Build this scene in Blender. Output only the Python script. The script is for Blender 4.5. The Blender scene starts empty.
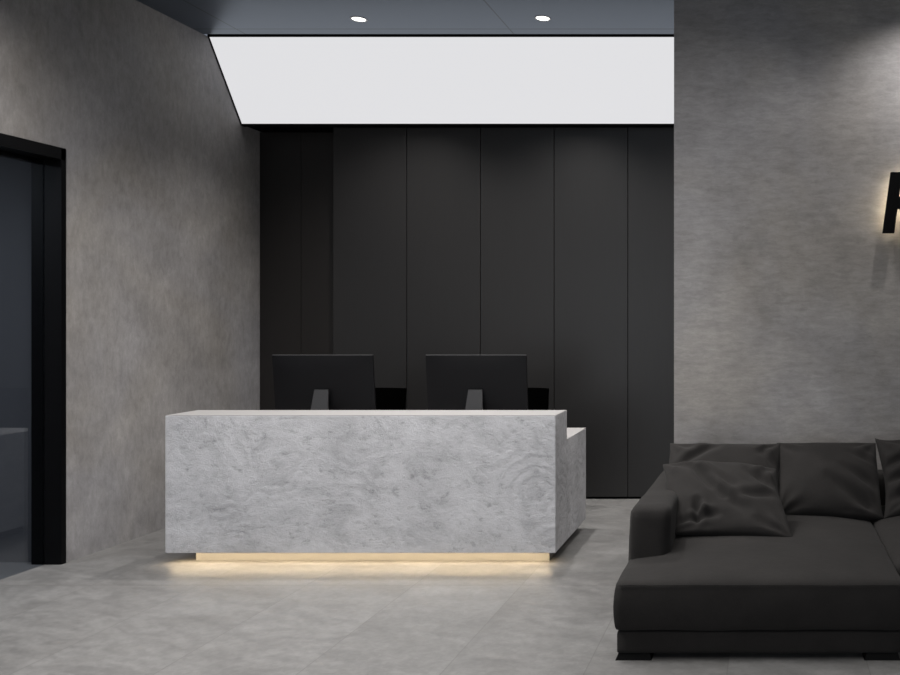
import bpy, bmesh, math, random
from mathutils import Vector, Matrix, noise
SC = bpy.context.scene
COL = SC.collection
PI = math.pi

# ------------------------------------------------------------------ camera
cam_d = bpy.data.cameras.new('camera')
cam = bpy.data.objects.new('camera', cam_d)
COL.objects.link(cam)
cam_d.sensor_width = 36.0
cam_d.lens = 36.0 * 850 / 900
cam_d.shift_x = -(765 - 450) / 900
cam_d.shift_y = -(337.5 - 318) / 900
cam_d.clip_start = 0.05
cam.location = (0, 0, 1.65)
cam.rotation_euler = (PI / 2, 0, 0)
SC.camera = cam

# ------------------------------------------------------------------ world / exposure
w = bpy.data.worlds.new('world'); SC.world = w
w.use_nodes = True
w.node_tree.nodes['Background'].inputs[0].default_value = (0.55, 0.62, 0.75, 1)
w.node_tree.nodes['Background'].inputs[1].default_value = 0.25
SC.view_settings.view_transform = 'Standard'
SC.view_settings.look = 'None'
SC.view_settings.exposure = 0.15
SC.view_settings.gamma = 1.0
SC.view_settings.use_curve_mapping = False
SC.cycles.max_bounces = 8
SC.cycles.sample_clamp_indirect = 4.0

# ------------------------------------------------------------------ lights
def area(name, loc, rot, sx, sy, power, colr):
    d = bpy.data.lights.new(name, 'AREA'); d.shape = 'RECTANGLE'
    d.size = sx; d.size_y = sy; d.energy = power; d.color = colr
    o = bpy.data.objects.new(name, d); COL.objects.link(o)
    o.location = loc; o.rotation_euler = rot
    return o
DAY = 40        # daylight from area lamps added outside unseen windows behind the viewer
PANEL = 0.675     # radiance of the white light box
FILL = 98     # unseen ceiling fill lights, added to brighten desk and floor
SPOT = 55
def spot(loc, power, size_deg=80, blend=0.6, colr=(1.0, 0.965, 0.93), r=0.05, rot=(0, 0, 0)):
    d = bpy.data.lights.new('ceiling_spot', 'SPOT')
    d.energy = power; d.spot_size = math.radians(size_deg); d.spot_blend = blend
    d.color = colr; d.shadow_soft_size = r
    o = bpy.data.objects.new('ceiling_spot', d); COL.objects.link(o)
    o.location = loc; o.rotation_euler = rot
    return o
for i, (x0, x1) in enumerate([(-4.3, -1.2), (-0.9, 2.2), (2.5, 5.6)]):
    area('daylight', ((x0 + x1) / 2, -4.2, 1.75), (PI / 2, 0, 0), x1 - x0, 3.0, DAY, (0.90, 0.95, 1.0))

# added fill lights under the unseen ceiling, above and in front of the frame
for loc, sx, k in (((-2.4, 4.0, 4.0), 3.4, 1.0), ((0.8, 0.6, 4.0), 6.0, 0.45)):
    lo = area('ceiling_fill', loc, (0, 0, 0), sx, 1.1, FILL * k, (1.0, 0.985, 0.965))
    lo.data.spread = math.radians(130)

# ------------------------------------------------------------------ helpers
def mesh_obj(name, bm, m=None, parent=None, smooth=False, angle=None):
    me = bpy.data.meshes.new(name)
    bmesh.ops.recalc_face_normals(bm, faces=bm.faces[:])
    bm.to_mesh(me); bm.free()
    if smooth or angle:
        for p in me.polygons: p.use_smooth = True
    o = bpy.data.objects.new(name, me); COL.objects.link(o)
    if angle:
        me.set_sharp_from_angle(angle=math.radians(angle))
    if m: me.materials.append(m)
    if parent: o.parent = parent
    return o
def bx(bm, x0, x1, y0, y1, z0, z1, bev=0.0, seg=2):
    vs = [bm.verts.new((x, y, z)) for x in (x0, x1) for y in (y0, y1) for z in (z0, z1)]
    F = [(0,1,3,2),(4,6,7,5),(0,4,5,1),(2,3,7,6),(0,2,6,4),(1,5,7,3)]
    fs = [bm.faces.new([vs[i] for i in f]) for f in F]
    if bev > 0:
        es = list({e for f in fs for e in f.edges})
        bmesh.ops.bevel(bm, geom=es, offset=bev, segments=seg, affect='EDGES', profile=0.5)
def cyl(bm, p0, p1, r0, r1=None, n=24, cap=True):
    if r1 is None: r1 = r0
    p0 = Vector(p0); p1 = Vector(p1); d = (p1 - p0).normalized()
    a = d.orthogonal().normalized(); b = d.cross(a)
    A = []; B = []
    for i in range(n):
        t = 2 * PI * i / n; v = a * math.cos(t) + b * math.sin(t)
        A.append(bm.verts.new(p0 + v * r0)); B.append(bm.verts.new(p1 + v * r1))
    for i in range(n):
        j = (i + 1) % n; bm.faces.new((A[i], A[j], B[j], B[i]))
    if cap:
        bm.faces.new(A[::-1]); bm.faces.new(B)
def prism(bm, pts, axis, a, b):
    """extrude polygon pts (2-D) along axis from a to b"""
    def P(p, t):
        return {'x': (t, p[0], p[1]), 'y': (p[0], t, p[1]), 'z': (p[0], p[1], t)}[axis]
    A = [bm.verts.new(P(p, a)) for p in pts]; B = [bm.verts.new(P(p, b)) for p in pts]
    n = len(pts)
    for i in range(n):
        j = (i + 1) % n; bm.faces.new((A[i], A[j], B[j], B[i]))
    bm.faces.new(A[::-1]); bm.faces.new(B)
def lathe(bm, prof, n=48, center=(0, 0, 0)):
    cx, cy, cz = center
    rings = []
    for r, z in prof:
        rings.append([bm.verts.new((cx + r * math.cos(2*PI*i/n), cy + r * math.sin(2*PI*i/n), cz + z)) for i in range(n)])
    for k in range(len(rings) - 1):
        for i in range(n):
            j = (i + 1) % n
            bm.faces.new((rings[k][i], rings[k][j], rings[k+1][j], rings[k+1][i]))
def thing(name, label, cat, loc=(0, 0, 0), rz=0, group=None):
    o = bpy.data.objects.new(name, None); COL.objects.link(o)
    o.location = loc; o.rotation_euler = (0, 0, rz); o.empty_display_size = 0.1
    o['label'] = label; o['category'] = cat
    if group: o['group'] = group
    return o
def tag(o, label, cat, group=None):
    o['label'] = label; o['category'] = cat
    if group: o['group'] = group
    return o
def struct(name, bm, m, label=None, **k):
    o = mesh_obj(name, bm, m, **k); o['kind'] = 'structure'
    if label: o['label'] = label
    return o
def copy_tree(o, parent=None):
    c = o.copy(); COL.objects.link(c)
    if parent: c.parent = parent
    for ch in list(o.children): copy_tree(ch, c)
    return c

# ------------------------------------------------------------------ materials
def mat(name, base=(0.5, 0.5, 0.5), rough=0.5, metal=0.0, spec=0.5, emit=None, estr=0.0):
    m = bpy.data.materials.new(name); m.use_nodes = True
    b = m.node_tree.nodes['Principled BSDF']
    b.inputs['Base Color'].default_value = (*base, 1)
    b.inputs['Roughness'].default_value = rough
    b.inputs['Metallic'].default_value = metal
    b.inputs['Specular IOR Level'].default_value = spec
    if emit:
        b.inputs['Emission Color'].default_value = (*emit, 1)
        b.inputs['Emission Strength'].default_value = estr
    return m
class NT:
    def __init__(s, m):
        s.t = m.node_tree; s.n = s.t.nodes; s.b = s.n['Principled BSDF']
        s.pos = s.n.new('ShaderNodeNewGeometry').outputs['Position']
    def link(s, a, b): s.t.links.new(a, b)
    def mapping(s, vec, scale=(1, 1, 1), loc=(0, 0, 0), rot=(0, 0, 0)):
        q = s.n.new('ShaderNodeMapping'); s.link(vec, q.inputs['Vector'])
        q.inputs['Scale'].default_value = scale; q.inputs['Location'].default_value = loc
        q.inputs['Rotation'].default_value = rot
        return q.outputs[0]
    def noise(s, vec, scale, detail=4, rough=0.5, dist=0.0):
        q = s.n.new('ShaderNodeTexNoise'); s.link(vec, q.inputs['Vector'])
        q.inputs['Scale'].default_value = scale; q.inputs['Detail'].default_value = detail
        q.inputs['Roughness'].default_value = rough; q.inputs['Distortion'].default_value = dist
        return q.outputs['Fac']
    def ramp(s, fac, stops):
        q = s.n.new('ShaderNodeValToRGB'); s.link(fac, q.inputs[0])
        e = q.color_ramp.elements
        while len(e) < len(stops): e.new(0.5)
        for k, (p, c) in enumerate(stops):
            e[k].position = p; e[k].color = (*c, 1) if len(c) == 3 else c
        return q.outputs[0]
    def mix(s, fac, a, b, mode='MIX'):
        q = s.n.new('ShaderNodeMix'); q.data_type = 'RGBA'; q.blend_type = mode
        for sock, v in ((q.inputs[0], fac), (q.inputs[6], a), (q.inputs[7], b)):
            if isinstance(v, (int, float)): sock.default_value = v
            elif isinstance(v, tuple): sock.default_value = (*v, 1)
            else: s.link(v, sock)
        return q.outputs[2]
    def math(s, op, a, b=0.0, c=None):
        q = s.n.new('ShaderNodeMath'); q.operation = op
        for i, v in enumerate([a, b] + ([c] if c is not None else [])):
            if isinstance(v, (int, float)): q.inputs[i].default_value = v
            else: s.link(v, q.inputs[i])
        return q.outputs[0]
    def xyz(s, vec):
        q = s.n.new('ShaderNodeSeparateXYZ'); s.link(vec, q.inputs[0]); return q.outputs
    def bump(s, h, strength=0.3, dist=0.01, prev=None):
        q = s.n.new('ShaderNodeBump'); s.link(h, q.inputs['Height'])
        q.inputs['Strength'].default_value = strength; q.inputs['Distance'].default_value = dist
        if prev: s.link(prev, q.inputs['Normal'])
        return q.outputs[0]
    def lines(s, coord, origin, period, half):
        """1 on a line grid at origin + k*period"""
        u = s.math('SUBTRACT', coord, origin - period / 2)
        u = s.math('DIVIDE', u, period)
        u = s.math('FRACT', u)
        u = s.math('SUBTRACT', u, 0.5)
        u = s.math('ABSOLUTE', u)
        return s.math('LESS_THAN', u, half / period)

def grey(v, warm=0.0):
    return (v * (1 + warm), v, v * (1 - warm))

def concrete_wall(name, k=1.0, seed=0.0, stretch=(1, 1, 1)):
    m = mat(name, rough=0.62, spec=0.35); t = NT(m)
    p = t.mapping(t.pos, scale=(1, 1, 1), loc=(seed, seed * 1.7, seed * 0.6))
    big = t.noise(p, 0.8, 6, 0.6, 0.3)
    med = t.noise(p, 2.8, 10, 0.68, 0.25)
    fine = t.noise(t.mapping(p, scale=stretch), 16, 10, 0.80, 0.3)
    hue = t.noise(t.mapping(p, loc=(9, 4, 2)), 0.9, 4, 0.5, 0.5)
    c = t.ramp(big, [(0.28, grey(0.175 * k, 0.03)), (0.72, grey(0.275 * k, 0.02))])
    c2 = t.ramp(med, [(0.36, grey(0.86)), (0.64, grey(1.15))])
    c = t.mix(0.75, c, c2, 'MULTIPLY')
    c3 = t.ramp(fine, [(0.38, grey(0.78)), (0.62, grey(1.20))])
    c = t.mix(0.7, c, c3, 'MULTIPLY')
    tint = t.ramp(hue, [(0.35, (0.99, 0.985, 1.03)), (0.65, (1.04, 1.0, 0.965))])
    c = t.mix(1.0, c, tint, 'MULTIPLY')
    t.link(c, t.b.inputs['Base Color'])
    r = t.ramp(med, [(0.3, grey(0.50)), (0.7, grey(0.72))])
    t.link(r, t.b.inputs['Roughness'])
    streak = t.noise(p, 30, 6, 0.7, 1.0)
    n = t.bump(streak, 0.18, 0.004)
    n = t.bump(med, 0.12, 0.02, n)
    t.link(n, t.b.inputs['Normal'])
    return m

def desk_concrete(name):
    m = mat(name, rough=0.7, spec=0.3); t = NT(m)
    p = t.pos
    warp = t.n.new('ShaderNodeTexNoise'); t.link(p, warp.inputs['Vector']); warp.inputs['Scale'].default_value = 1.6
    warp.inputs['Detail'].default_value = 2
    q = t.n.new('ShaderNodeVectorMath'); q.operation = 'MULTIPLY_ADD'
    t.link(warp.outputs['Color'], q.inputs[0]); q.inputs[1].default_value = (0.12, 0.12, 0.12); t.link(p, q.inputs[2])
    pw = q.outputs[0]
    big = t.noise(pw, 2.2, 6, 0.6, 0.4)
    med = t.noise(t.mapping(pw, scale=(0.9, 0.9, 1.2)), 5.0, 9, 0.68, 0.3)
    fine = t.noise(t.mapping(pw, scale=(0.85, 0.85, 1.3)), 13, 10, 0.80, 0.12)
    c = t.ramp(big, [(0.30, (0.43, 0.43, 0.448)), (0.70, (0.52, 0.52, 0.54))])
    c2 = t.ramp(med, [(0.36, grey(0.82)), (0.50, grey(1.0)), (0.66, grey(1.08))])
    c = t.mix(0.9, c, c2, 'MULTIPLY')
    c3 = t.ramp(fine, [(0.35, grey(0.60)), (0.45, grey(0.98)), (0.65, grey(1.08))])
    c = t.mix(0.9, c, c3, 'MULTIPLY')
    t.link(c, t.b.inputs['Base Color'])
    # curved trowel strokes
    vo = t.n.new('ShaderNodeTexVoronoi'); vo.inputs['Scale'].default_value = 2.1
    t.link(pw, vo.inputs['Vector'])
    ph = t.math('ADD', t.math('MULTIPLY', vo.outputs['Distance'], 46.0), t.math('MULTIPLY', med, 16.0))
    arc = t.math('MULTIPLY', t.math('ADD', t.math('SINE', ph), 1.0), 0.5)
    mk = t.ramp(t.noise(t.mapping(p, loc=(3, 7, 1)), 2.4, 5, 0.6), [(0.44, grey(0.0)), (0.60, grey(1.0))])
    arc = t.math('MULTIPLY', arc, mk)
    c = t.mix(t.math('MULTIPLY', arc, 0.16), c, (0.22, 0.22, 0.235))
    t.link(c, t.b.inputs['Base Color'])
    n = t.bump(fine, 0.8, 0.010)
    n = t.bump(arc, 0.35, 0.006, n)
    n = t.bump(med, 0.35, 0.012, n)
    t.link(n, t.b.inputs['Normal'])
    return m

def floor_mat(name):
    m = mat(name, rough=0.42, spec=0.45); t = NT(m)
    X, Y, Z = t.xyz(t.pos)
    # each tile gets its own shift of the stone pattern
    ix = t.math('FLOOR', t.math('DIVIDE', t.math('SUBTRACT', X, -0.84), 0.664))
    iy = t.math('FLOOR', t.math('DIVIDE', t.math('SUBTRACT', Y, 5.25), 1.74))
    cmb = t.n.new('ShaderNodeCombineXYZ')
    t.link(t.math('MULTIPLY', iy, 3.7), cmb.inputs[0]); t.link(t.math('MULTIPLY', iy, 5.3), cmb.inputs[1])
    t.link(t.math('ADD', t.math('MULTIPLY', ix, 2.1), t.math('MULTIPLY', iy, 1.3)), cmb.inputs[2])
    q = t.n.new('ShaderNodeVectorMath'); q.operation = 'ADD'
    t.link(t.pos, q.inputs[0]); t.link(cmb.outputs[0], q.inputs[1])
    p = t.mapping(q.outputs[0], scale=(1, 1.25, 1), rot=(0, 0, 0.5))
    big = t.noise(p, 1.1, 5, 0.55, 0.8)
    med = t.noise(t.mapping(p, scale=(0.8, 1.6, 1)), 3.5, 8, 0.65, 1.3)
    fine = t.noise(p, 22, 6, 0.7, 0.5)
    c = t.ramp(big, [(0.28, (0.118, 0.115, 0.112)), (0.72, (0.162, 0.160, 0.158))])
    c = t.mix(0.8, c, t.ramp(med, [(0.36, grey(0.82)), (0.64, grey(1.14))]), 'MULTIPLY')
    c = t.mix(0.6, c, t.ramp(fine, [(0.40, grey(0.80)), (0.60, grey(1.12))]), 'MULTIPLY')
    g = t.math('MAXIMUM', t.lines(X, -0.84, 0.664, 0.0028), t.lines(Y, 5.25, 1.74, 0.005))
    c = t.mix(t.math('MULTIPLY', g, 0.5), c, (0.07, 0.068, 0.065))
    t.link(c, t.b.inputs['Base Color'])
    t.link(t.ramp(med, [(0.3, grey(0.34)), (0.7, grey(0.5))]), t.b.inputs['Roughness'])
    n = t.bump(fine, 0.05, 0.004)
    t.link(n, t.b.inputs['Normal'])
    return m

def ceiling_mat(name):
    m = mat(name, base=(0.060, 0.068, 0.080), rough=0.30, spec=0.5); t = NT(m)
    t.b.inputs['Metallic'].default_value = 0.35
    t.b.inputs['Specular Tint'].default_value = (0.74, 0.86, 1.0, 1)
    X, Y, Z = t.xyz(t.pos)
    g = t.math('MAXIMUM', t.lines(X, -2.105, 2.25, 0.006), t.lines(Y, 7.0, 3.2, 0.008))
    c = t.mix(g, (0.078, 0.092, 0.116), (0.004, 0.004, 0.004))
    t.link(c, t.b.inputs['Base Color'])
    return m

def fabric_mat(name, base):
    m = mat(name, base=base, rough=0.9, spec=0.2); t = NT(m)
    tc = t.n.new('ShaderNodeTexCoord')
    f = t.noise(tc.outputs['Object'], 260, 2, 0.5)
    g = t.noise(tc.outputs['Object'], 6, 5, 0.6)
    c = t.mix(1.0, base, t.ramp(g, [(0.3, grey(0.85)), (0.7, grey(1.15))]), 'MULTIPLY')
    c = t.mix(0.6, c, t.ramp(f, [(0.3, grey(0.8)), (0.7, grey(1.2))]), 'MULTIPLY')
    t.link(c, t.b.inputs['Base Color'])
    t.b.inputs['Sheen Weight'].default_value = 0.03
    t.b.inputs['Sheen Roughness'].default_value = 0.5
    n = t.bump(f, 0.15, 0.002)
    n = t.bump(g, 0.25, 0.02, n)
    t.link(n, t.b.inputs['Normal'])
    return m

def cabinet_mat(name, base):
    m = mat(name, base=base, rough=0.38, spec=0.5); t = NT(m)
    p = t.mapping(t.pos, scale=(30, 30, 1.2))
    f = t.noise(p, 3, 4, 0.6)
    c = t.mix(1.0, base, t.ramp(f, [(0.3, grey(0.92)), (0.7, grey(1.08))]), 'MULTIPLY')
    t.link(c, t.b.inputs['Base Color'])
    return m

M_LEFT = concrete_wall('left wall plaster', 1.12, 0.0, (1.3, 1.3, 0.6))
M_RIGHT = concrete_wall('right wall plaster', 1.16, 5.3, (0.5, 1, 1.7))
M_DESK = desk_concrete('trowelled cement')
M_DESKTOP = mat('smooth cement', (0.265, 0.258, 0.256), 0.45)
M_FLOOR = floor_mat('stone tiles')
M_CEIL = ceiling_mat('grey ceiling panels')
M_BLACK = mat('matt black', (0.002, 0.002, 0.002), 0.6, spec=0.08)
M_FRAME = mat('black satin metal', (0.0022, 0.0022, 0.0026), 0.4, spec=0.12)
M_CAB = cabinet_mat('charcoal laminate', (0.0128, 0.0123, 0.0125))
M_CAB2 = cabinet_mat('dark brown laminate', (0.010, 0.0085, 0.008))
M_SOFA = fabric_mat('charcoal fabric', (0.0168, 0.0154, 0.0148))
M_PLASTIC = mat('black plastic', (0.0035, 0.0034, 0.0042), 0.5, spec=0.2)
M_PLASTIC2 = mat('dark grey aluminium', (0.045, 0.045, 0.047), 0.42, metal=0.3)
M_MESH = mat('black chair mesh', (0.0008, 0.0008, 0.0008), 0.9, spec=0.0)
M_CHROME = mat('chrome', (0.5, 0.5, 0.5), 0.18, metal=1.0)
M_LED = mat('warm light strip', (1, 0.85, 0.6), 0.5, emit=(1.0, 0.77, 0.48), estr=30)
M_PLINTH = mat('cream stone', (0.235, 0.23, 0.22), 0.5)
M_LAMP = mat('lamp lens', (1, 1, 1), 0.5, emit=(1.0, 0.98, 0.94), estr=3.0)
M_WHITE = mat('white paint', (0.7, 0.7, 0.7), 0.5)
M_PANEL = mat('light box skin', (0.1, 0.1, 0.1), 0.8, spec=0.1, emit=(0.975, 0.975, 1.0), estr=PANEL)
M_LETTERLED = mat('letter back light', (1, 0.9, 0.7), 0.5, emit=(1.0, 0.84, 0.60), estr=16)
M_SCREEN = mat('screen glass', (0.01, 0.01, 0.012), 0.08)
M_ROOM2 = mat('next room paint', (0.085, 0.085, 0.092), 0.7)

def glass_mat():
    m = bpy.data.materials.new('tinted glass'); m.use_nodes = True
    nt = m.node_tree; nt.nodes.clear()
    o = nt.nodes.new('ShaderNodeOutputMaterial'); mx = nt.nodes.new('ShaderNodeMixShader')
    tr = nt.nodes.new('ShaderNodeBsdfTransparent'); gl = nt.nodes.new('ShaderNodeBsdfGlossy')
    fr = nt.nodes.new('ShaderNodeFresnel'); # same reflectance on both faces of the pane
    geo = nt.nodes.new('ShaderNodeNewGeometry'); ma = nt.nodes.new('ShaderNodeMath'); ma.operation = 'MULTIPLY_ADD'
    nt.links.new(geo.outputs['Backfacing'], ma.inputs[0]); ma.inputs[1].default_value = 1 / 1.7 - 1.7; ma.inputs[2].default_value = 1.7
    nt.links.new(ma.outputs[0], fr.inputs[0])
    tr.inputs[0].default_value = (0.77, 0.79, 0.82, 1)
    gl.inputs[0].default_value = (0.92, 0.95, 1, 1); gl.inputs['Roughness'].default_value = 0.0
    nt.links.new(fr.outputs[0], mx.inputs[0]); nt.links.new(tr.outputs[0], mx.inputs[1]); nt.links.new(gl.outputs[0], mx.inputs[2])
    nt.links.new(mx.outputs[0], o.inputs[0])
    return m
M_GLASS = glass_mat()

# ------------------------------------------------------------------ setting
XL = -4.71; CZ = 4.03; YR = 6.10; XE = 6.0; YREAR = -4.0
DX0, DX1, DH = 3.75, 5.72, 2.785     # doorway along the left wall (Y) and its height
# floor (the neighbouring room's floor is part of it)
bm = bmesh.new(); bx(bm, -9.0, XE + 0.2, YREAR - 0.2, 8.2, -0.15, 0); struct('floor', bm, M_FLOOR)
# ceiling
bm = bmesh.new(); bx(bm, XL - 0.2, XE + 0.2, YREAR - 0.2, 7.125, CZ, CZ + 0.12)
struct('ceiling', bm, M_CEIL)
# left wall with doorway
bm = bmesh.new()
T = 0.20
bx(bm, XL - T, XL, YREAR, DX0, 0, CZ)
bx(bm, XL - T, XL, DX1, 8.1, 0, CZ)
bx(bm, XL - T, XL, DX0, DX1, DH, CZ)
struct('wall_left', bm, M_LEFT)
# dark back wall behind the cabinets
bm = bmesh.new(); bx(bm, XL, XE, 8.0, 8.15, 0, CZ); struct('wall_back', bm, M_BLACK)
# projecting wall on the right that the sofa stands against
bm = bmesh.new(); bx(bm, -0.653, XE, YR, YR + 0.22, 0, CZ); struct('wall_right', bm, M_RIGHT)
bm = bmesh.new(); bx(bm, XE, XE + 0.15, YREAR, 8.1, 0, CZ); struct('wall_side', bm, M_RIGHT)
# unseen window wall added behind the viewer: piers, sill and head around three windows
bm = bmesh.new()
for a, b in ((XL, -4.3), (-1.2, -0.9), (2.2, 2.5), (5.6, XE)):
    bx(bm, a, b, YREAR - 0.15, YREAR, 0, CZ)
bx(bm, XL, XE, YREAR - 0.15, YREAR, 0, 0.25); bx(bm, XL, XE, YREAR - 0.15, YREAR, 3.25, CZ)
struct('wall_rear', bm, M_RIGHT)
for n, (a, b) in enumerate([(-4.3, -1.2), (-0.9, 2.2), (2.5, 5.6)]):
    bm = bmesh.new(); f = 0.05
    for c in (a, (a + b) / 2 - f / 2, b - f): bx(bm, c, c + f, YREAR - 0.1, YREAR - 0.04, 0.25, 3.25)
    bx(bm, a, b, YREAR - 0.1, YREAR - 0.04, 0.25, 0.25 + f); bx(bm, a, b, YREAR - 0.1, YREAR - 0.04, 3.25 - f, 3.25)
    struct('window_%d' % (n + 1), bm, M_FRAME)
# soffit behind the light box
bm = bmesh.new(); prism(bm, [(7.66, 3.390), (8.0, 3.390), (8.0, CZ), (7.66, CZ)], 'x', XL, 1.2)
struct('trim_1', bm, M_BLACK)
# shadow gap between ceiling and light box
bm = bmesh.new(); bx(bm, XL, 1.2, 7.125, 8.0, CZ + 0.03, CZ + 0.1); struct('trim_2', bm, M_BLACK)

# next room behind the glass
bm = bmesh.new()
bx(bm, -9.0, XL - T, DX1 + 0.02, DX1 + 0.12, 0, 3.1)
bx(bm, -9.1, -9.0, 0.5, DX1 + 0.12, 0, 3.1)
bx(bm, -9.0, XL - T, 0.5, 0.6, 0, 3.1)
struct('wall_neighbour', bm, M_ROOM2)
bm = bmesh.new(); bx(bm, -9.0, XL - T, 0.5, DX1 + 0.12, 3.0, 3.1); struct('ceiling_neighbour', bm, M_ROOM2)
area('neighbour_lamp', (-6.9, 4.3, 2.95), (0, 0, 0), 1.2, 1.2, 60, (0.85, 0.92, 1.0))

# glazed doorway in the left wall
dr = thing('door_1', 'black framed glazed doorway in the grey left wall', 'door'); dr['kind'] = 'structure'
bm = bmesh.new()   # lining of the opening
L = 0.035
bx(bm, XL - T + 0.003, XL + 0.004, DX1 - L, DX1 + 0.004, 0, DH)
bx(bm, XL - T + 0.003, XL + 0.004, DX0 - 0.004, DX0 + L, 0, DH)
bx(bm, XL - T + 0.003, XL + 0.004, DX0, DX1, DH - 0.075, DH + 0.004)
mesh_obj('door_frame', bm, M_FRAME, dr)
bm = bmesh.new()
bx(bm, XL - 0.120, XL - 0.108, DX0 + L, DX1 - L, 0.0, DH - 0.075)
mesh_obj('glass_pane', bm, M_GLASS, dr)
bm = bmesh.new()
bx(bm, XL - 0.165, XL - 0.123, DX0 + L, DX1 - L, DH - 0.105, DH - 0.075)
mesh_obj('top_rail', bm, M_FRAME, dr)

# white light box along the back of the ceiling
lb = thing('light_box', 'long white glowing light box slanting between ceiling and dark cabinets', 'light box')
bm = bmesh.new()
y0, z0, y1, z1 = 7.19, CZ, 7.64, 3.392
prism(bm, [(y0 + 0.002, z0 - 0.003), (y1 - 0.002, z1 + 0.003), (y1 + 0.02, z1 + 0.012), (y0 + 0.03, z0)], 'x', XL + 0.010, 1.15)
mesh_obj('diffuser', bm, M_PANEL, lb)
bm = bmesh.new()
def edge_bar(pts, a, b): prism(bm, pts, 'x', a, b)
prism(bm, [(y0 - 0.010, z0 - 0.001), (y0 + 0.002, z0 - 0.003), (y0 + 0.04, z0 + 0.02), (y0 - 0.012, z0 + 0.02)], 'x', XL, 1.16)
prism(bm, [(y1 - 0.006, z1 + 0.002), (y1 - 0.002, z1 - 0.012), (y1 + 0.05, z1 - 0.012), (y1 + 0.05, z1 + 0.03)], 'x', XL, 1.16)
prism(bm, [(y0 - 0.004, z0 - 0.004), (y1 - 0.008, z1 + 0.0), (y1 + 0.03, z1 + 0.02), (y0 + 0.03, z0)], 'x', XL, XL + 0.009)
mesh_obj('frame', bm, M_BLACK, lb)

# tall cabinets
CY = 7.74; CW = 0.6712; CX0 = -3.934
cab_names = ['leftmost tall charcoal cabinet, just right of the dark recessed door',
             'second tall charcoal cabinet from the left, rising behind the gap between the two monitors',
             'third tall charcoal cabinet from the left, behind the right half of the right monitor',
             'fourth tall charcoal cabinet from the left, rising behind the right end of the desk',
             'rightmost tall charcoal cabinet, partly hidden by the grey wall above the sofa']
def make_cabinet():
    t = thing('tall_cabinet', cab_names[0], 'cabinet', (CX0, CY, 0), 0, 'tall charcoal cabinets behind the desk')
    bm = bmesh.new(); bx(bm, 0.0, CW, 0.022, 0.255, 0.022, 3.387); mesh_obj('body', bm, M_BLACK, t)
    bm = bmesh.new(); bx(bm, 0.0025, CW - 0.0025, 0.0, 0.02, 0.022, 3.386, 0.0015, 1); mesh_obj('door', bm, M_CAB, t)
    bm = bmesh.new(); bx(bm, 0.0, CW, 0.03, 0.25, 0.0, 0.022); mesh_obj('toe_kick', bm, M_BLACK, t)
    return t
cab = make_cabinet()
for i in range(1, 5):
    c = copy_tree(cab); c.location = (CX0 + i * CW, CY, 0); c['label'] = cab_names[i]
# recessed dark door in the back left corner
d2 = thing('door_2', 'dark brown flush door recessed in the corner left of the cabinets', 'door'); d2['kind'] = 'structure'
bm = bmesh.new()
for a, b in ((XL + 0.004, XL + 0.385), (XL + 0.389, CX0 - 0.004)):
    bx(bm, a, b, 7.92, 7.96, 0.01, 3.38)
mesh_obj('door_leaf', bm, M_CAB2, d2)

# ------------------------------------------------------------------ ceiling downlights
def make_downlight(label):
    t = thing('ceiling_downlight', label, 'ceiling light', (0, 0, CZ), 0, 'round ceiling downlights')
    bm = bmesh.new(); lathe(bm, [(0.062, 0.0), (0.062, -0.003), (0.056, -0.004), (0.052, -0.001), (0.050, 0.0)])
    mesh_obj('trim_ring', bm, M_WHITE, t, smooth=True)
    bm = bmesh.new(); lathe(bm, [(0.0001, -0.002), (0.03, -0.002), (0.051, -0.0005), (0.051, 0.0)])
    mesh_obj('lens', bm, M_LAMP, t, smooth=True)
    return t
dl = make_downlight('left of the two round recessed downlights in the ceiling')
dl.location = (-3.235, 6.77, CZ)
d = copy_tree(dl); d.location = (-1.765, 6.75, CZ); d['label'] = 'right of the two round recessed downlights in the ceiling'
for p, k in ((dl.location, 5.4), (d.location, 6.6), ((-0.295, 6.77, 0), 3.6), ((1.0, 6.77, 0), 2.8)):  # last two: unseen spots added behind the right wall to light the desk side
    spot((p[0], p[1], CZ - 0.01), SPOT * k, 114, 1.0, r=0.035)
# more ceiling spots above the frame, unseen, added to light the room
for x, y, k in ((-3.235, 5.0, 1.0), (-1.765, 5.0, 0.9), (-0.295, 5.0, 1.0), (-3.235, 3.2, 1.0), (-1.0, 3.0, 1.0), (-2.0, 1.0, 0.8), (2.0, 0.8, 0.8)):
    spot((x, y, CZ - 0.01), SPOT * k, 158, 1.0)
# wall washers close to the right wall and the left wall
spot((1.18, YR - 0.52, CZ - 0.02), SPOT * 1.6, 140, 1.0, (1, 0.96, 0.92))
spot((XL + 0.38, 4.35, CZ - 0.02), SPOT * 3.0, 140, 1.0, (1, 0.95, 0.90))

# ------------------------------------------------------------------ reception desk
desk = thing('reception_desk', 'long grey cement reception desk with a lower counter behind its tall ledge', 'reception desk', (-2.71, 6.2, 0))
def dpart(name, bm, m, **k):
    bmesh.ops.translate(bm, verts=bm.verts[:], vec=(2.71, -6.2, 0))
    return mesh_obj(name, bm, m, desk, **k)
X0, X1 = -4.022, -1.405
bm = bmesh.new(); bx(bm, X0, X1, 5.70, 6.03, 0.074, 0.993, 0.002, 1); dpart('front_counter', bm, M_DESK)
bm = bmesh.new(); bx(bm, X0 + 0.001, X1 - 0.001, 5.702, 6.029, 0.9932, 0.997); dpart('counter_top', bm, M_DESKTOP)
bm = bmesh.new()
bx(bm, X1 - 0.06, X1, 6.0305, 6.67, 0.074, 0.785, 0.002, 1)
o = dpart('side_panel', bm, M_DESK)
bm = bmesh.new(); bx(bm, X0, X0 + 0.06, 6.0305, 6.67, 0.074, 0.785, 0.002, 1); dpart('side_panel', bm, M_DESK)
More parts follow.
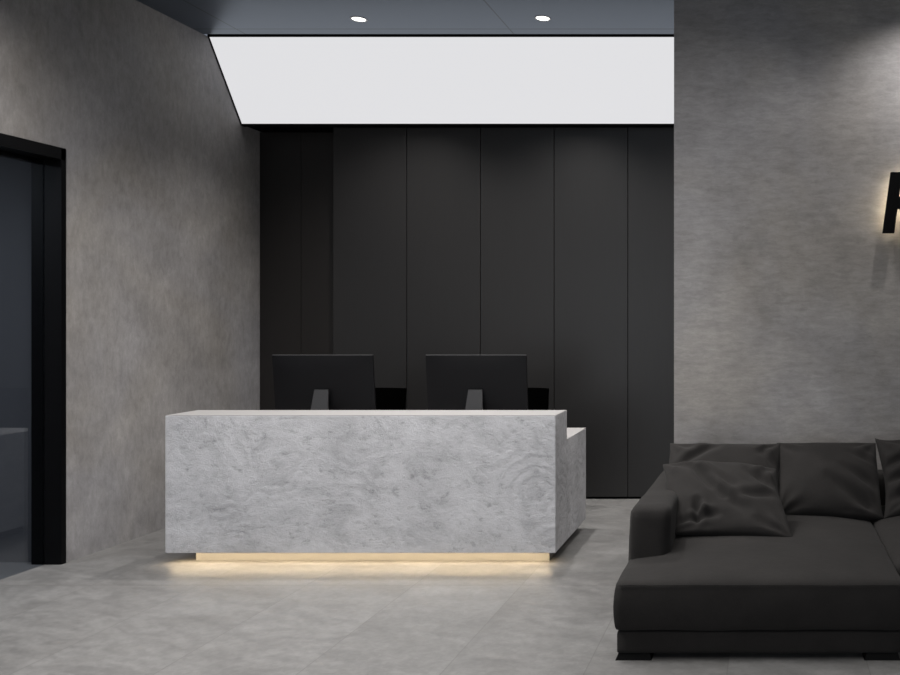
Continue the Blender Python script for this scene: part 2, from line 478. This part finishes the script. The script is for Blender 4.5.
bm = bmesh.new(); bx(bm, X0, X1, 6.0305, 6.67, 0.7855, 0.789); dpart('worktop', bm, M_DESKTOP)
bm = bmesh.new(); bx(bm, X0 + 0.0605, X1 - 0.0605, 6.0305, 6.65, 0.755, 0.785); dpart('worktop_core', bm, M_DESK)
bm = bmesh.new(); bx(bm, -3.872, -1.468, 5.784, 6.0, 0.0, 0.0735); dpart('plinth', bm, M_PLINTH)
bm = bmesh.new(); bx(bm, -3.99, -1.44, 5.706, 5.730, 0.0730, 0.0738); dpart('light_strip', bm, M_LED)
bm = bmesh.new()
bx(bm, X0 + 0.1, X0 + 0.2, 6.1, 6.55, 0.0, 0.074); dpart('foot', bm, M_BLACK)
bm = bmesh.new(); bx(bm, X1 - 0.2, X1 - 0.12, 6.1, 6.5, 0.0, 0.074); dpart('foot', bm, M_BLACK)

# ------------------------------------------------------------------ monitors
def make_monitor(label):
    t = thing('computer_monitor', label, 'monitor', (0, 0, 0.789), 0, 'monitors on the reception desk')
    # housing, leaning its top towards the viewer, screen side faces +Y
    W, H = 0.752, 0.50
    tilt = Matrix.Rotation(math.radians(6), 4, 'X')
    bm = bmesh.new()
    # slightly bowed back shell
    pts = []
    nx, nz = 14, 8
    grid = {}
    for i in range(nx + 1):
        for k in range(nz + 1):
            u = -1 + 2 * i / nx; v = -1 + 2 * k / nz
            y = -0.010 - 0.022 * max(0, (1 - u ** 4)) * max(0, (1 - v ** 4))
            grid[i, k] = bm.verts.new((u * W / 2, y, v * H / 2))
    for i in range(nx):
        for k in range(nz):
            bm.faces.new((grid[i, k], grid[i+1, k], grid[i+1, k+1], grid[i, k+1]))
    for e in [e for e in bm.edges if e.is_boundary]: pass
    r = bmesh.ops.extrude_edge_only(bm, edges=[e for e in bm.edges if e.is_boundary])
    vs = [g for g in r['geom'] if isinstance(g, bmesh.types.BMVert)]
    for vv in vs: vv.co.y = 0.006
    bm.transform(Matrix.Translation((0, 0.0, 0.332)) @ tilt)
    hs = mesh_obj('housing', bm, M_PLASTIC, t, angle=40)
    bm = bmesh.new(); bx(bm, -W/2, W/2, 0.0055, 0.0085, -H/2, H/2)
    bm.transform(Matrix.Translation((0, 0.0, 0.332)) @ tilt)
    mesh_obj('screen', bm, M_SCREEN, hs)
    bm = bmesh.new(); bx(bm, -W/2, W/2, -0.012, 0.0085, H/2 + 0.0003, H/2 + 0.004)
    bm.transform(Matrix.Translation((0, 0.0, 0.332)) @ tilt)
    mesh_obj('top_edge', bm, M_PLASTIC2, hs)
    # stand: foot + tapering neck with a cable hole
    bm = bmesh.new(); bx(bm, -0.10, 0.10, -0.13, 0.07, 0.0, 0.008, 0.003, 2); mesh_obj('stand_foot', bm, M_PLASTIC2, t)
    # neck plate leaning from rear of foot up to the housing
    bm = bmesh.new()
    N = 20
    a0, a1 = (-0.115, 0.008), (-0.050, 0.325)
    def P(x, s, off): # s 0..1 up
        y = a0[0] + (a1[0] - a0[0]) * s + off; z = a0[1] + (a1[1] - a0[1]) * s
        return (x, y, z)
    def wid(s): return 0.078 - 0.026 * s
    def face(off, flip):
        outer = []; inner = []
        for i in range(N):
            ang = 2 * PI * i / N + PI / 4
            c, s_ = math.cos(ang), math.sin(ang); m_ = max(abs(c), abs(s_))
            ss = 0.5 + 0.5 * s_ / m_
            outer.append(bm.verts.new(P(c / m_ * wid(ss), ss, off)))
            inner.append(bm.verts.new(P(0.022 * c, 0.40 + 0.075 * s_, off)))
        return outer, inner
    o1, i1 = face(0, 0); o2, i2 = face(0.014, 1)
    for i in range(N):
        j = (i + 1) % N
        bm.faces.new((o1[i], o1[j], i1[j], i1[i])); bm.faces.new((o2[i], i2[i], i2[j], o2[j]))
        bm.faces.new((o1[i], o2[i], o2[j], o1[j])); bm.faces.new((i1[i], i1[j], i2[j], i2[i]))
    mesh_obj('stand_neck', bm, M_PLASTIC2, t)
    return t
mo = make_monitor('left black computer monitor seen from behind above the desk ledge')
mo.location = (-3.315, 6.40, 0.789)
m2 = copy_tree(mo); m2.location = (-2.165, 6.40, 0.789); m2['label'] = 'right black computer monitor seen from behind above the desk ledge'

# ------------------------------------------------------------------ office chairs
def make_chair(label):
    t = thing('office_chair', label, 'chair', (0, 0, 0), 0, 'office chairs behind the reception desk')
    bm = bmesh.new()
    # backrest: curved padded panel, wide 0.48, top at 1.05
    n, k = 12, 10; g = {}
    for s in (0, 1):
        for i in range(n + 1):
            for j in range(k + 1):
                u = -1 + 2 * i / n; v = j / k
                y = 0.24 - 0.07 * u * u + 0.05 * (v - 0.3) ** 2 + (0.045 if s else 0)
                g[s, i, j] = bm.verts.new((u * 0.235, y, 0.56 + 0.489 * v))
    for s in (0, 1):
        for i in range(n):
            for j in range(k):
                bm.faces.new([g[s, a, b] for a, b in ((i, j), (i+1, j), (i+1, j+1), (i, j+1))])
    for i in range(n):
        for j in (0, k): bm.faces.new([g[0, i, j], g[0, i+1, j], g[1, i+1, j], g[1, i, j]])
    for j in range(k):
        for i in (0, n): bm.faces.new([g[0, i, j], g[0, i, j+1], g[1, i, j+1], g[1, i, j]])
    mesh_obj('backrest', bm, M_MESH, t, angle=40)
    bm = bmesh.new(); bx(bm, -0.24, 0.24, -0.24, 0.22, 0.43, 0.50, 0.03, 3); mesh_obj('seat', bm, M_MESH, t, angle=50)
    bm = bmesh.new(); bx(bm, -0.03, 0.03, 0.10, 0.30, 0.40, 0.425, 0.004, 1); bx(bm, -0.03, 0.03, 0.29, 0.315, 0.40, 0.80, 0.004, 1)
    mesh_obj('back_bracket', bm, M_PLASTIC, t)
    for s in (-1, 1):
        bm = bmesh.new()
        bx(bm, s*0.26 - 0.025, s*0.26 + 0.025, -0.14, 0.12, 0.655, 0.68, 0.008, 2)
        bx(bm, s*0.26 - 0.012, s*0.26 + 0.012, -0.03, 0.03, 0.42, 0.656, 0.004, 1)
        bx(bm, min(s*0.1, s*0.27), max(s*0.1, s*0.27), -0.03, 0.03, 0.405, 0.425, 0.004, 1)
        mesh_obj('armrest', bm, M_PLASTIC, t)
    bm = bmesh.new(); cyl(bm, (0, 0, 0.10), (0, 0, 0.26), 0.028); cyl(bm, (0, 0, 0.26), (0, 0, 0.43), 0.016); mesh_obj('gas_lift', bm, M_CHROME, t, angle=40)
    bm = bmesh.new()
    for i in range(5):
        a = 2 * PI * i / 5 + 0.3; c, s = math.cos(a), math.sin(a)
        cyl(bm, (0.02 * c, 0.02 * s, 0.11), (0.27 * c, 0.27 * s, 0.075), 0.022, 0.013, 10)
    cyl(bm, (0, 0, 0.085), (0, 0, 0.13), 0.04)
    sb = mesh_obj('star_base', bm, M_PLASTIC, t, angle=40)
    for i in range(5):
        a = 2 * PI * i / 5 + 0.3; c, s = math.cos(a), math.sin(a)
        p = Vector((0.27 * c, 0.27 * s, 0.03)); q = Vector((-s, c, 0)) * 0.022
        bm = bmesh.new(); cyl(bm, p - q, p - q * 0.2, 0.03, n=16); cyl(bm, p + q * 0.2, p + q, 0.03, n=16)
        cyl(bm, p + Vector((0, 0, 0.0)), p + Vector((0, 0, 0.05)), 0.008, n=10)
        mesh_obj('caster', bm, M_PLASTIC, sb, angle=40)
    return t
ch = make_chair('black office chair, its backrest showing between the two monitors')
ch.location = (-3.30, 7.03, 0)
c2 = copy_tree(ch); c2.location = (-2.082, 7.03, 0); c2['label'] = 'black office chair, its backrest showing right of the right monitor'

# ------------------------------------------------------------------ sofa
def soft_box(bm, x0, x1, y0, y1, z0, z1, r=0.05, n=(14, 18, 6), crown=0.0, bulge=0.0, fn=None):
    cx, cy, cz = (x0+x1)/2, (y0+y1)/2, (z0+z1)/2
    hx, hy, hz = (x1-x0)/2, (y1-y0)/2, (z1-z0)/2
    nx, ny, nz = n
    seen = {}
    def V(i, j, k):
        key = (i, j, k)
        if key in seen: return seen[key]
        def dist(t, h, n_):
            # spacing with extra rows close to the edges
            u = -1 + 2 * t / n_
            u = math.copysign(abs(u) ** 0.75, u) if n_ > 4 else u
            return u * h
        p = Vector((dist(i, hx, nx), dist(j, hy, ny), dist(k, hz, nz)))
        c = Vector((max(-hx + r, min(hx - r, p.x)), max(-hy + r, min(hy - r, p.y)), max(-hz + r, min(hz - r, p.z))))
        d = p - c
        if d.length > 1e-9: p = c + d.normalized() * r
        u, v, ww = p.x / hx, p.y / hy, p.z / hz
        q = p.copy()
        if crown:
            q.z += crown * max(0, 1 - abs(u) ** 3) * max(0, 1 - abs(v) ** 3) * (1 if ww > 0 else 0) * max(0, ww)
        if bulge:
            q.x += math.copysign(bulge * (1 - ww * ww), u) * (abs(u) ** 6)
            q.y += math.copysign(bulge * (1 - ww * ww), v) * (abs(v) ** 6)
        q += Vector((cx, cy, cz))
        if fn: q = fn(q)
        seen[key] = bm.verts.new(q)
        return seen[key]
    for i in range(nx):
        for j in range(ny):
            bm.faces.new([V(a, b, 0) for a, b in ((i,j),(i,j+1),(i+1,j+1),(i+1,j))])
            bm.faces.new([V(a, b, nz) for a, b in ((i,j),(i+1,j),(i+1,j+1),(i,j+1))])
    for i in range(nx):
        for k in range(nz):
            bm.faces.new([V(a, 0, b) for a, b in ((i,k),(i+1,k),(i+1,k+1),(i,k+1))])
            bm.faces.new([V(a, ny, b) for a, b in ((i,k),(i,k+1),(i+1,k+1),(i+1,k))])
    for j in range(ny):
        for k in range(nz):
            bm.faces.new([V(0, a, b) for a, b in ((j,k),(j,k+1),(j+1,k+1),(j+1,k))])
            bm.faces.new([V(nx, a, b) for a, b in ((j,k),(j+1,k),(j+1,k+1),(j,k+1))])
def rumple(q, a, f, seed):
    return q + noise.noise_vector(q * f + Vector((seed, seed, seed))) * a

sofa = thing('sofa', 'low charcoal fabric corner sofa with a long chaise against the right wall', 'sofa', (0.6, 5.0, 0))
def spart(name, bm, m=M_SOFA, **k):
    bmesh.ops.translate(bm, verts=bm.verts[:], vec=(-0.6, -5.0, 0))
    return mesh_obj(name, bm, m, sofa, smooth=True, **k)
SX0, SX1 = -0.722, 0.668
# chaise base rail
bm = bmesh.new()
soft_box(bm, SX0 + 0.004, SX1, 4.10, 5.9, 0.030, 0.137, 0.012, (16, 16, 5), fn=lambda q: rumple(q, 0.002, 5, 1)); spart('base', bm)
bm = bmesh.new()
soft_box(bm, SX1 + 0.002, 3.35, 4.40, 5.9, 0.030, 0.137, 0.012, (16, 16, 5)); spart('base', bm)
# seat cushions
bm = bmesh.new()
soft_box(bm, SX0, SX1, 4.09, 5.75, 0.140, 0.378, 0.022, (26, 30, 10), crown=0.050, bulge=0.014, fn=lambda q: rumple(q, 0.005, 4.5, 3)); spart('seat_cushion', bm)
bm = bmesh.new()
soft_box(bm, SX1 + 0.012, 2.0, 4.38, 5.75, 0.140, 0.385, 0.035, (24, 26, 8), crown=0.055, bulge=0.012, fn=lambda q: rumple(q, 0.006, 4.5, 5)); spart('seat_cushion', bm)
bm = bmesh.new()
soft_box(bm, 2.01, 3.12, 4.38, 5.75, 0.140, 0.385, 0.035, (24, 26, 8), crown=0.055, bulge=0.012, fn=lambda q: rumple(q, 0.006, 4.5, 8)); spart('seat_cushion', bm)
# stitched piping along the front edge of the chaise
def tube(bm, pts, r, n=8):
    rings = []
    for i, p in enumerate(pts):
        a = pts[max(0, i-1)]; b = pts[min(len(pts)-1, i+1)]
        d = (b - a).normalized(); u = d.cross(Vector((0, 0.3, 1))).normalized(); v = d.cross(u)
        rings.append([bm.verts.new(p + (u * math.cos(2*PI*k/n) + v * math.sin(2*PI*k/n)) * r) for k in range(n)])
    for i in range(len(rings) - 1):
        for k in range(n):
            l = (k + 1) % n; bm.faces.new((rings[i][k], rings[i][l], rings[i+1][l], rings[i+1][k]))
bm = bmesh.new()
pts = [rumple(Vector((SX0 + 0.02 + (SX1 - SX0 - 0.04) * i / 40, 4.0835, 0.366)), 0.005, 4.5, 3) for i in range(41)]
tube(bm, pts, 0.0022); spart('piping', bm)
# arms
def arm_fn(s):
    def f(q):
        h = (q.z - 0.14) / 0.51
        if h > 0.5: q.z -= (q.y - 4.47) / 1.43 * 0.045 * (h - 0.5) * 2
        q.y += 0.03 * max(0, h) ** 2 * max(0, (5.2 - q.y))
        q.x += s * 0.012 * max(0, h) ** 2
        return rumple(q, 0.004, 5, 11)
    return f
bm = bmesh.new(); soft_box(bm, SX0 - 0.003, -0.515, 4.475, 5.98, 0.14, 0.652, 0.045, (8, 24, 12), bulge=0.006, fn=arm_fn(1)); spart('arm', bm)
bm = bmesh.new(); soft_box(bm, 3.13, 3.33, 4.475, 5.98, 0.14, 0.652, 0.045, (8, 24, 12), bulge=0.006, fn=arm_fn(-1)); spart('arm', bm)
# back frame
bm = bmesh.new(); soft_box(bm, SX0 + 0.17, 3.14, 5.86, 6.06, 0.14, 0.575, 0.04, (30, 6, 8), fn=lambda q: rumple(q, 0.003, 5, 2)); spart('backrest', bm)
# feet: low splayed black blocks
for (fx, fy) in ((SX0 + 0.09, 4.18), (SX1 - 0.10, 4.18), (SX0 + 0.09, 5.8), (1.9, 4.5), (3.2, 4.5), (1.9, 5.8), (3.2, 5.8)):
    bm = bmesh.new()
    w_ = 0.085
    vs0 = [(fx - w_ - 0.005, fy - 0.085), (fx + w_, fy - 0.085), (fx + w_, fy + 0.06), (fx - w_ - 0.005, fy + 0.06)]
    vs1 = [(fx - w_ + 0.01, fy - 0.07), (fx + w_ - 0.01, fy - 0.07), (fx + w_ - 0.01, fy + 0.06), (fx - w_ + 0.01, fy + 0.06)]
    A = [bm.verts.new((x, y, 0.0)) for x, y in vs0]; B = [bm.verts.new((x, y, 0.032)) for x, y in vs1]
    for i in range(4): bm.faces.new((A[i], A[(i+1) % 4], B[(i+1) % 4], B[i]))
    bm.faces.new(A[::-1]); bm.faces.new(B)
    bmesh.ops.translate(bm, verts=bm.verts[:], vec=(-0.6, -5.0, 0))
    mesh_obj('foot', bm, M_BLACK, sofa)

# ------------------------------------------------------------------ cushions
def cushion(name, label, cat, w_, h_, t_, base, lean, roll=0.0, yaw=0.0, seed=0, folds=(), pinch=0.07, group=None, n=64, horn=0.0, sag=0.0, skew=0.0):
    """base: world position of the middle of the lower edge; lean: degrees the top leans back"""
    bm = bmesh.new(); g = {}
    for s in (0, 1):
        for i in range(n + 1):
            for j in range(n + 1):
                u = -math.cos(PI * i / n); v = -math.cos(PI * j / n)
                u = 0.6 * u + 0.4 * (-1 + 2 * i / n); v = 0.6 * v + 0.4 * (-1 + 2 * j / n)
                if s and (i in (0, n) or j in (0, n)): g[1, i, j] = g[0, i, j]; continue
                x = w_/2 * u * (1 - pinch * (1 - v * v) * abs(u)**3)
                z = h_/2 * v * (1 - pinch * (1 - u * u) * abs(v)**3)
                x += skew * v
                if v > 0: z += horn * (abs(u) ** 10) * v ** 4
                if v > 0: z -= sag * (1 - u * u) * v
                e = max(0.0, (1 - u * u)) * max(0.0, (1 - v * v))
                th = t_/2 * e ** 0.42
                q = Vector((x, 0, z))
                # folds: (x0,z0,x1,z1,width,depth) crease segments on the viewer's side (-Y)
                d = 0
                if s == 0:
                    for (ax, az, bx_, bz, fw, fd) in folds:
                        a = Vector((ax * w_/2, az * h_/2)); b = Vector((bx_ * w_/2, bz * h_/2)); p = Vector((x, z))
                        ab = b - a; tt = max(0, min(1, (p - a).dot(ab) / ab.length_squared))
                        dd = (p - (a + ab * tt)); sd = ab.x * (p.y - a.y) - ab.y * (p.x - a.x)
                        l = dd.length / fw
                        fade = math.sin(PI * min(1, max(0, 0.12 + 0.76 * tt)))
                        prof = -math.exp(-(l * 1.6) ** 2) + 0.55 * math.exp(-((l - 1.1) * 1.5) ** 2) * (1 if sd > 0 else 0.35)
                        d += fd * fade * prof
                    # puckers that radiate from the corners
                    for cu in (-1, 1):
                        for cv in (-1, 1):
                            dx, dz = (u - cu), (v - cv); rr = math.hypot(dx, dz); an = math.atan2(abs(dz), abs(dx))
                            d += 0.010 * math.sin(an * 9 + seed + cu * 2 + cv) * math.exp(-((rr - 0.35) / 0.28) ** 2)
                nz = noise.noise(Vector((x * 3.2 + seed, z * 3.2, s * 5.0))) * 0.018 + noise.noise(Vector((x * 9 + seed, z * 9, s * 5.0))) * 0.006
                m_ = min(1, e * 6)
                y = (th + (d + nz) * m_) * (-1 if s == 0 else 1)
                if s == 1: y = min(y, th * 0.9)
                edge = noise.noise(Vector((x * 4, z * 4, seed * 3.1))) * 0.014
                g[s, i, j] = bm.verts.new((x + edge, y, z + edge * 0.6 + h_/2))
    for s in (0, 1):
        for i in range(n):
            for j in range(n):
                f = [g[s, i, j], g[s, i+1, j], g[s, i+1, j+1], g[s, i, j+1]]
                bm.faces.new(f if s == 0 else f[::-1])
    R = Matrix.Rotation(yaw, 4, 'Z') @ Matrix.Rotation(math.radians(-lean), 4, 'X') @ Matrix.Rotation(roll, 4, 'Y')
    bm.transform(R)
    o = mesh_obj(name, bm, M_SOFA, smooth=True)
    o.location = base
    tag(o, label, cat, group)
    return o
G = 'back cushions of the charcoal sofa'
cushion('back_cushion', 'charcoal back cushion at the left end of the sofa, half hidden by the throw pillow', 'cushion',
        0.745, 0.58, 0.22, (-0.268, 5.27, 0.40), 46, seed=1, group=G, pinch=0.04, horn=0.012,
        folds=[(-0.75, 0.25, -0.1, 0.85, 0.05, 0.03), (0.55, 0.8, 0.95, 0.2, 0.04, 0.02)])
cushion('back_cushion', 'smooth charcoal back cushion in the middle, right of the throw pillow', 'cushion',
        0.67, 0.58, 0.24, (0.408, 5.30, 0.40), 46, seed=4, group=G, pinch=0.03, horn=0.006,
        folds=[(0.0, -0.2, 0.9, -0.9, 0.06, 0.028), (0.3, 0.1, 0.97, -0.4, 0.05, 0.024), (0.45, 0.55, 0.9, 0.25, 0.04, 0.016)])
cushion('back_cushion', 'charcoal back cushion at the right edge, its corner standing highest', 'cushion',
        0.80, 0.60, 0.24, (1.145, 5.30, 0.40), 45, seed=7, group=G, pinch=0.08, horn=0.025,
        folds=[(-0.95, 0.15, -0.3, 0.45, 0.05, 0.03), (-0.97, -0.2, -0.4, -0.05, 0.045, 0.028), (-0.95, -0.7, -0.35, -0.3, 0.05, 0.028)])
cushion('throw_pillow', 'crumpled charcoal throw pillow leaning on the arm and left back cushion', 'pillow',
        0.70, 0.565, 0.18, (-0.250, 4.76, 0.425), 58, roll=0.07, yaw=0.03, seed=12, pinch=0.05, sag=-0.045, horn=0.01, skew=-0.06,
        folds=[(-0.62, 0.85, -0.05, -0.1, 0.05, 0.050), (-0.05, -0.1, 0.35, -0.5, 0.055, 0.03), (-0.45, 0.75, 0.15, 0.15, 0.04, 0.02),
               (-0.45, -0.30, -0.42, -0.75, 0.035, 0.045), (-0.62, -0.75, -0.1, -0.62, 0.035, 0.03), (0.35, 0.75, 0.85, 0.25, 0.05, 0.032), (0.2, -0.1, 0.85, 0.05, 0.05, 0.02)])

# ------------------------------------------------------------------ backlit letter on the right wall
sgn = thing('sign_letter', 'black slanted backlit capital letter on the right wall, cut by the frame', 'sign letter', (1.0, YR, 2.45))
def wp(px, py, Y=YR - 0.095): return ((px - 765) * Y / 850, 1.65 + (318 - py) * Y / 850)
H = 61.0
def LP(a, b):   # a: offset right of the stem's left edge (pixels), b: height fraction
    return wp(882.8 + 8.2 * b + a, 233 - H * b)
outer = [LP(0, 0), LP(0, 1), LP(26, 1)]
for k in range(1, 9):
    an = PI / 2 - PI * k / 8
    outer.append(LP(26 + 16 * math.cos(an), 0.71 + 0.29 * math.sin(an)))
outer += [LP(24, 0.42), LP(42, 0), LP(29, 0), LP(14, 0.40), LP(11.6, 0.40), LP(11.6, 0)]
# counter cut through with two outlines bridged
cnt = [LP(11.6, 0.60), LP(24, 0.60)] + [LP(24 + 7.5 * math.cos(-PI/2 + PI*k/6), 0.705 + 0.105 * math.sin(-PI/2 + PI*k/6)) for k in range(1, 6)] + [LP(24, 0.81), LP(11.6, 0.81)]
def letter(bm, ya, yb):
    c = bpy.data.curves.new('tmp', 'CURVE'); c.dimensions = '2D'; c.fill_mode = 'BOTH'
    for poly in (outer, cnt):
        s = c.splines.new('POLY'); s.points.add(len(poly) - 1)
        for i, p in enumerate(poly): s.points[i].co = (p[0], p[1], 0, 1)
        s.use_cyclic_u = True
    c.extrude = abs(yb - ya) / 2
    ob = bpy.data.objects.new('tmp', c); COL.objects.link(ob)
    dg = bpy.context.evaluated_depsgraph_get()
    me = bpy.data.meshes.new_from_object(ob.evaluated_get(dg))
    bpy.data.objects.remove(ob); bpy.data.curves.remove(c)
    bm.from_mesh(me); bpy.data.meshes.remove(me)
    bm.transform(Matrix(((1,0,0,0),(0,0,1,(ya+yb)/2),(0,1,0,0),(0,0,0,1))))
    bmesh.ops.remove_doubles(bm, verts=bm.verts[:], dist=1e-5)
bm = bmesh.new(); letter(bm, YR - 0.095, YR - 0.060)
bmesh.ops.translate(bm, verts=bm.verts[:], vec=(-1.0, -YR, -2.45))
mesh_obj('letter_body', bm, M_BLACK, sgn)
bm = bmesh.new()
def strip(pts):
    q = [Vector((wp(*LPX(a, b))[0] - 1.0, -0.058, wp(*LPX(a, b))[1] - 2.45)) for a, b in pts]
    for a, b in zip(q, q[1:]): cyl(bm, a, b, 0.010, n=8)
def LPX(a, b): return (882.8 + 8.2 * b + a, 233 - H * b)
strip([(5.8, 0.05), (5.8, 0.93)]); strip([(6, 0.9), (26, 0.9), (36, 0.71), (26, 0.5), (6, 0.5)]); strip([(24, 0.45), (35, 0.06)])
mesh_obj('back_light', bm, M_LETTERLED, sgn)
for px, py in ((888, 225), (895, 178), (917, 178)):
    bm = bmesh.new()
    x, z = wp(px, py); cyl(bm, (x - 1.0, -0.061, z - 2.45), (x - 1.0, 0.0, z - 2.45), 0.006, n=10)
    mesh_obj('standoff', bm, M_BLACK, sgn)
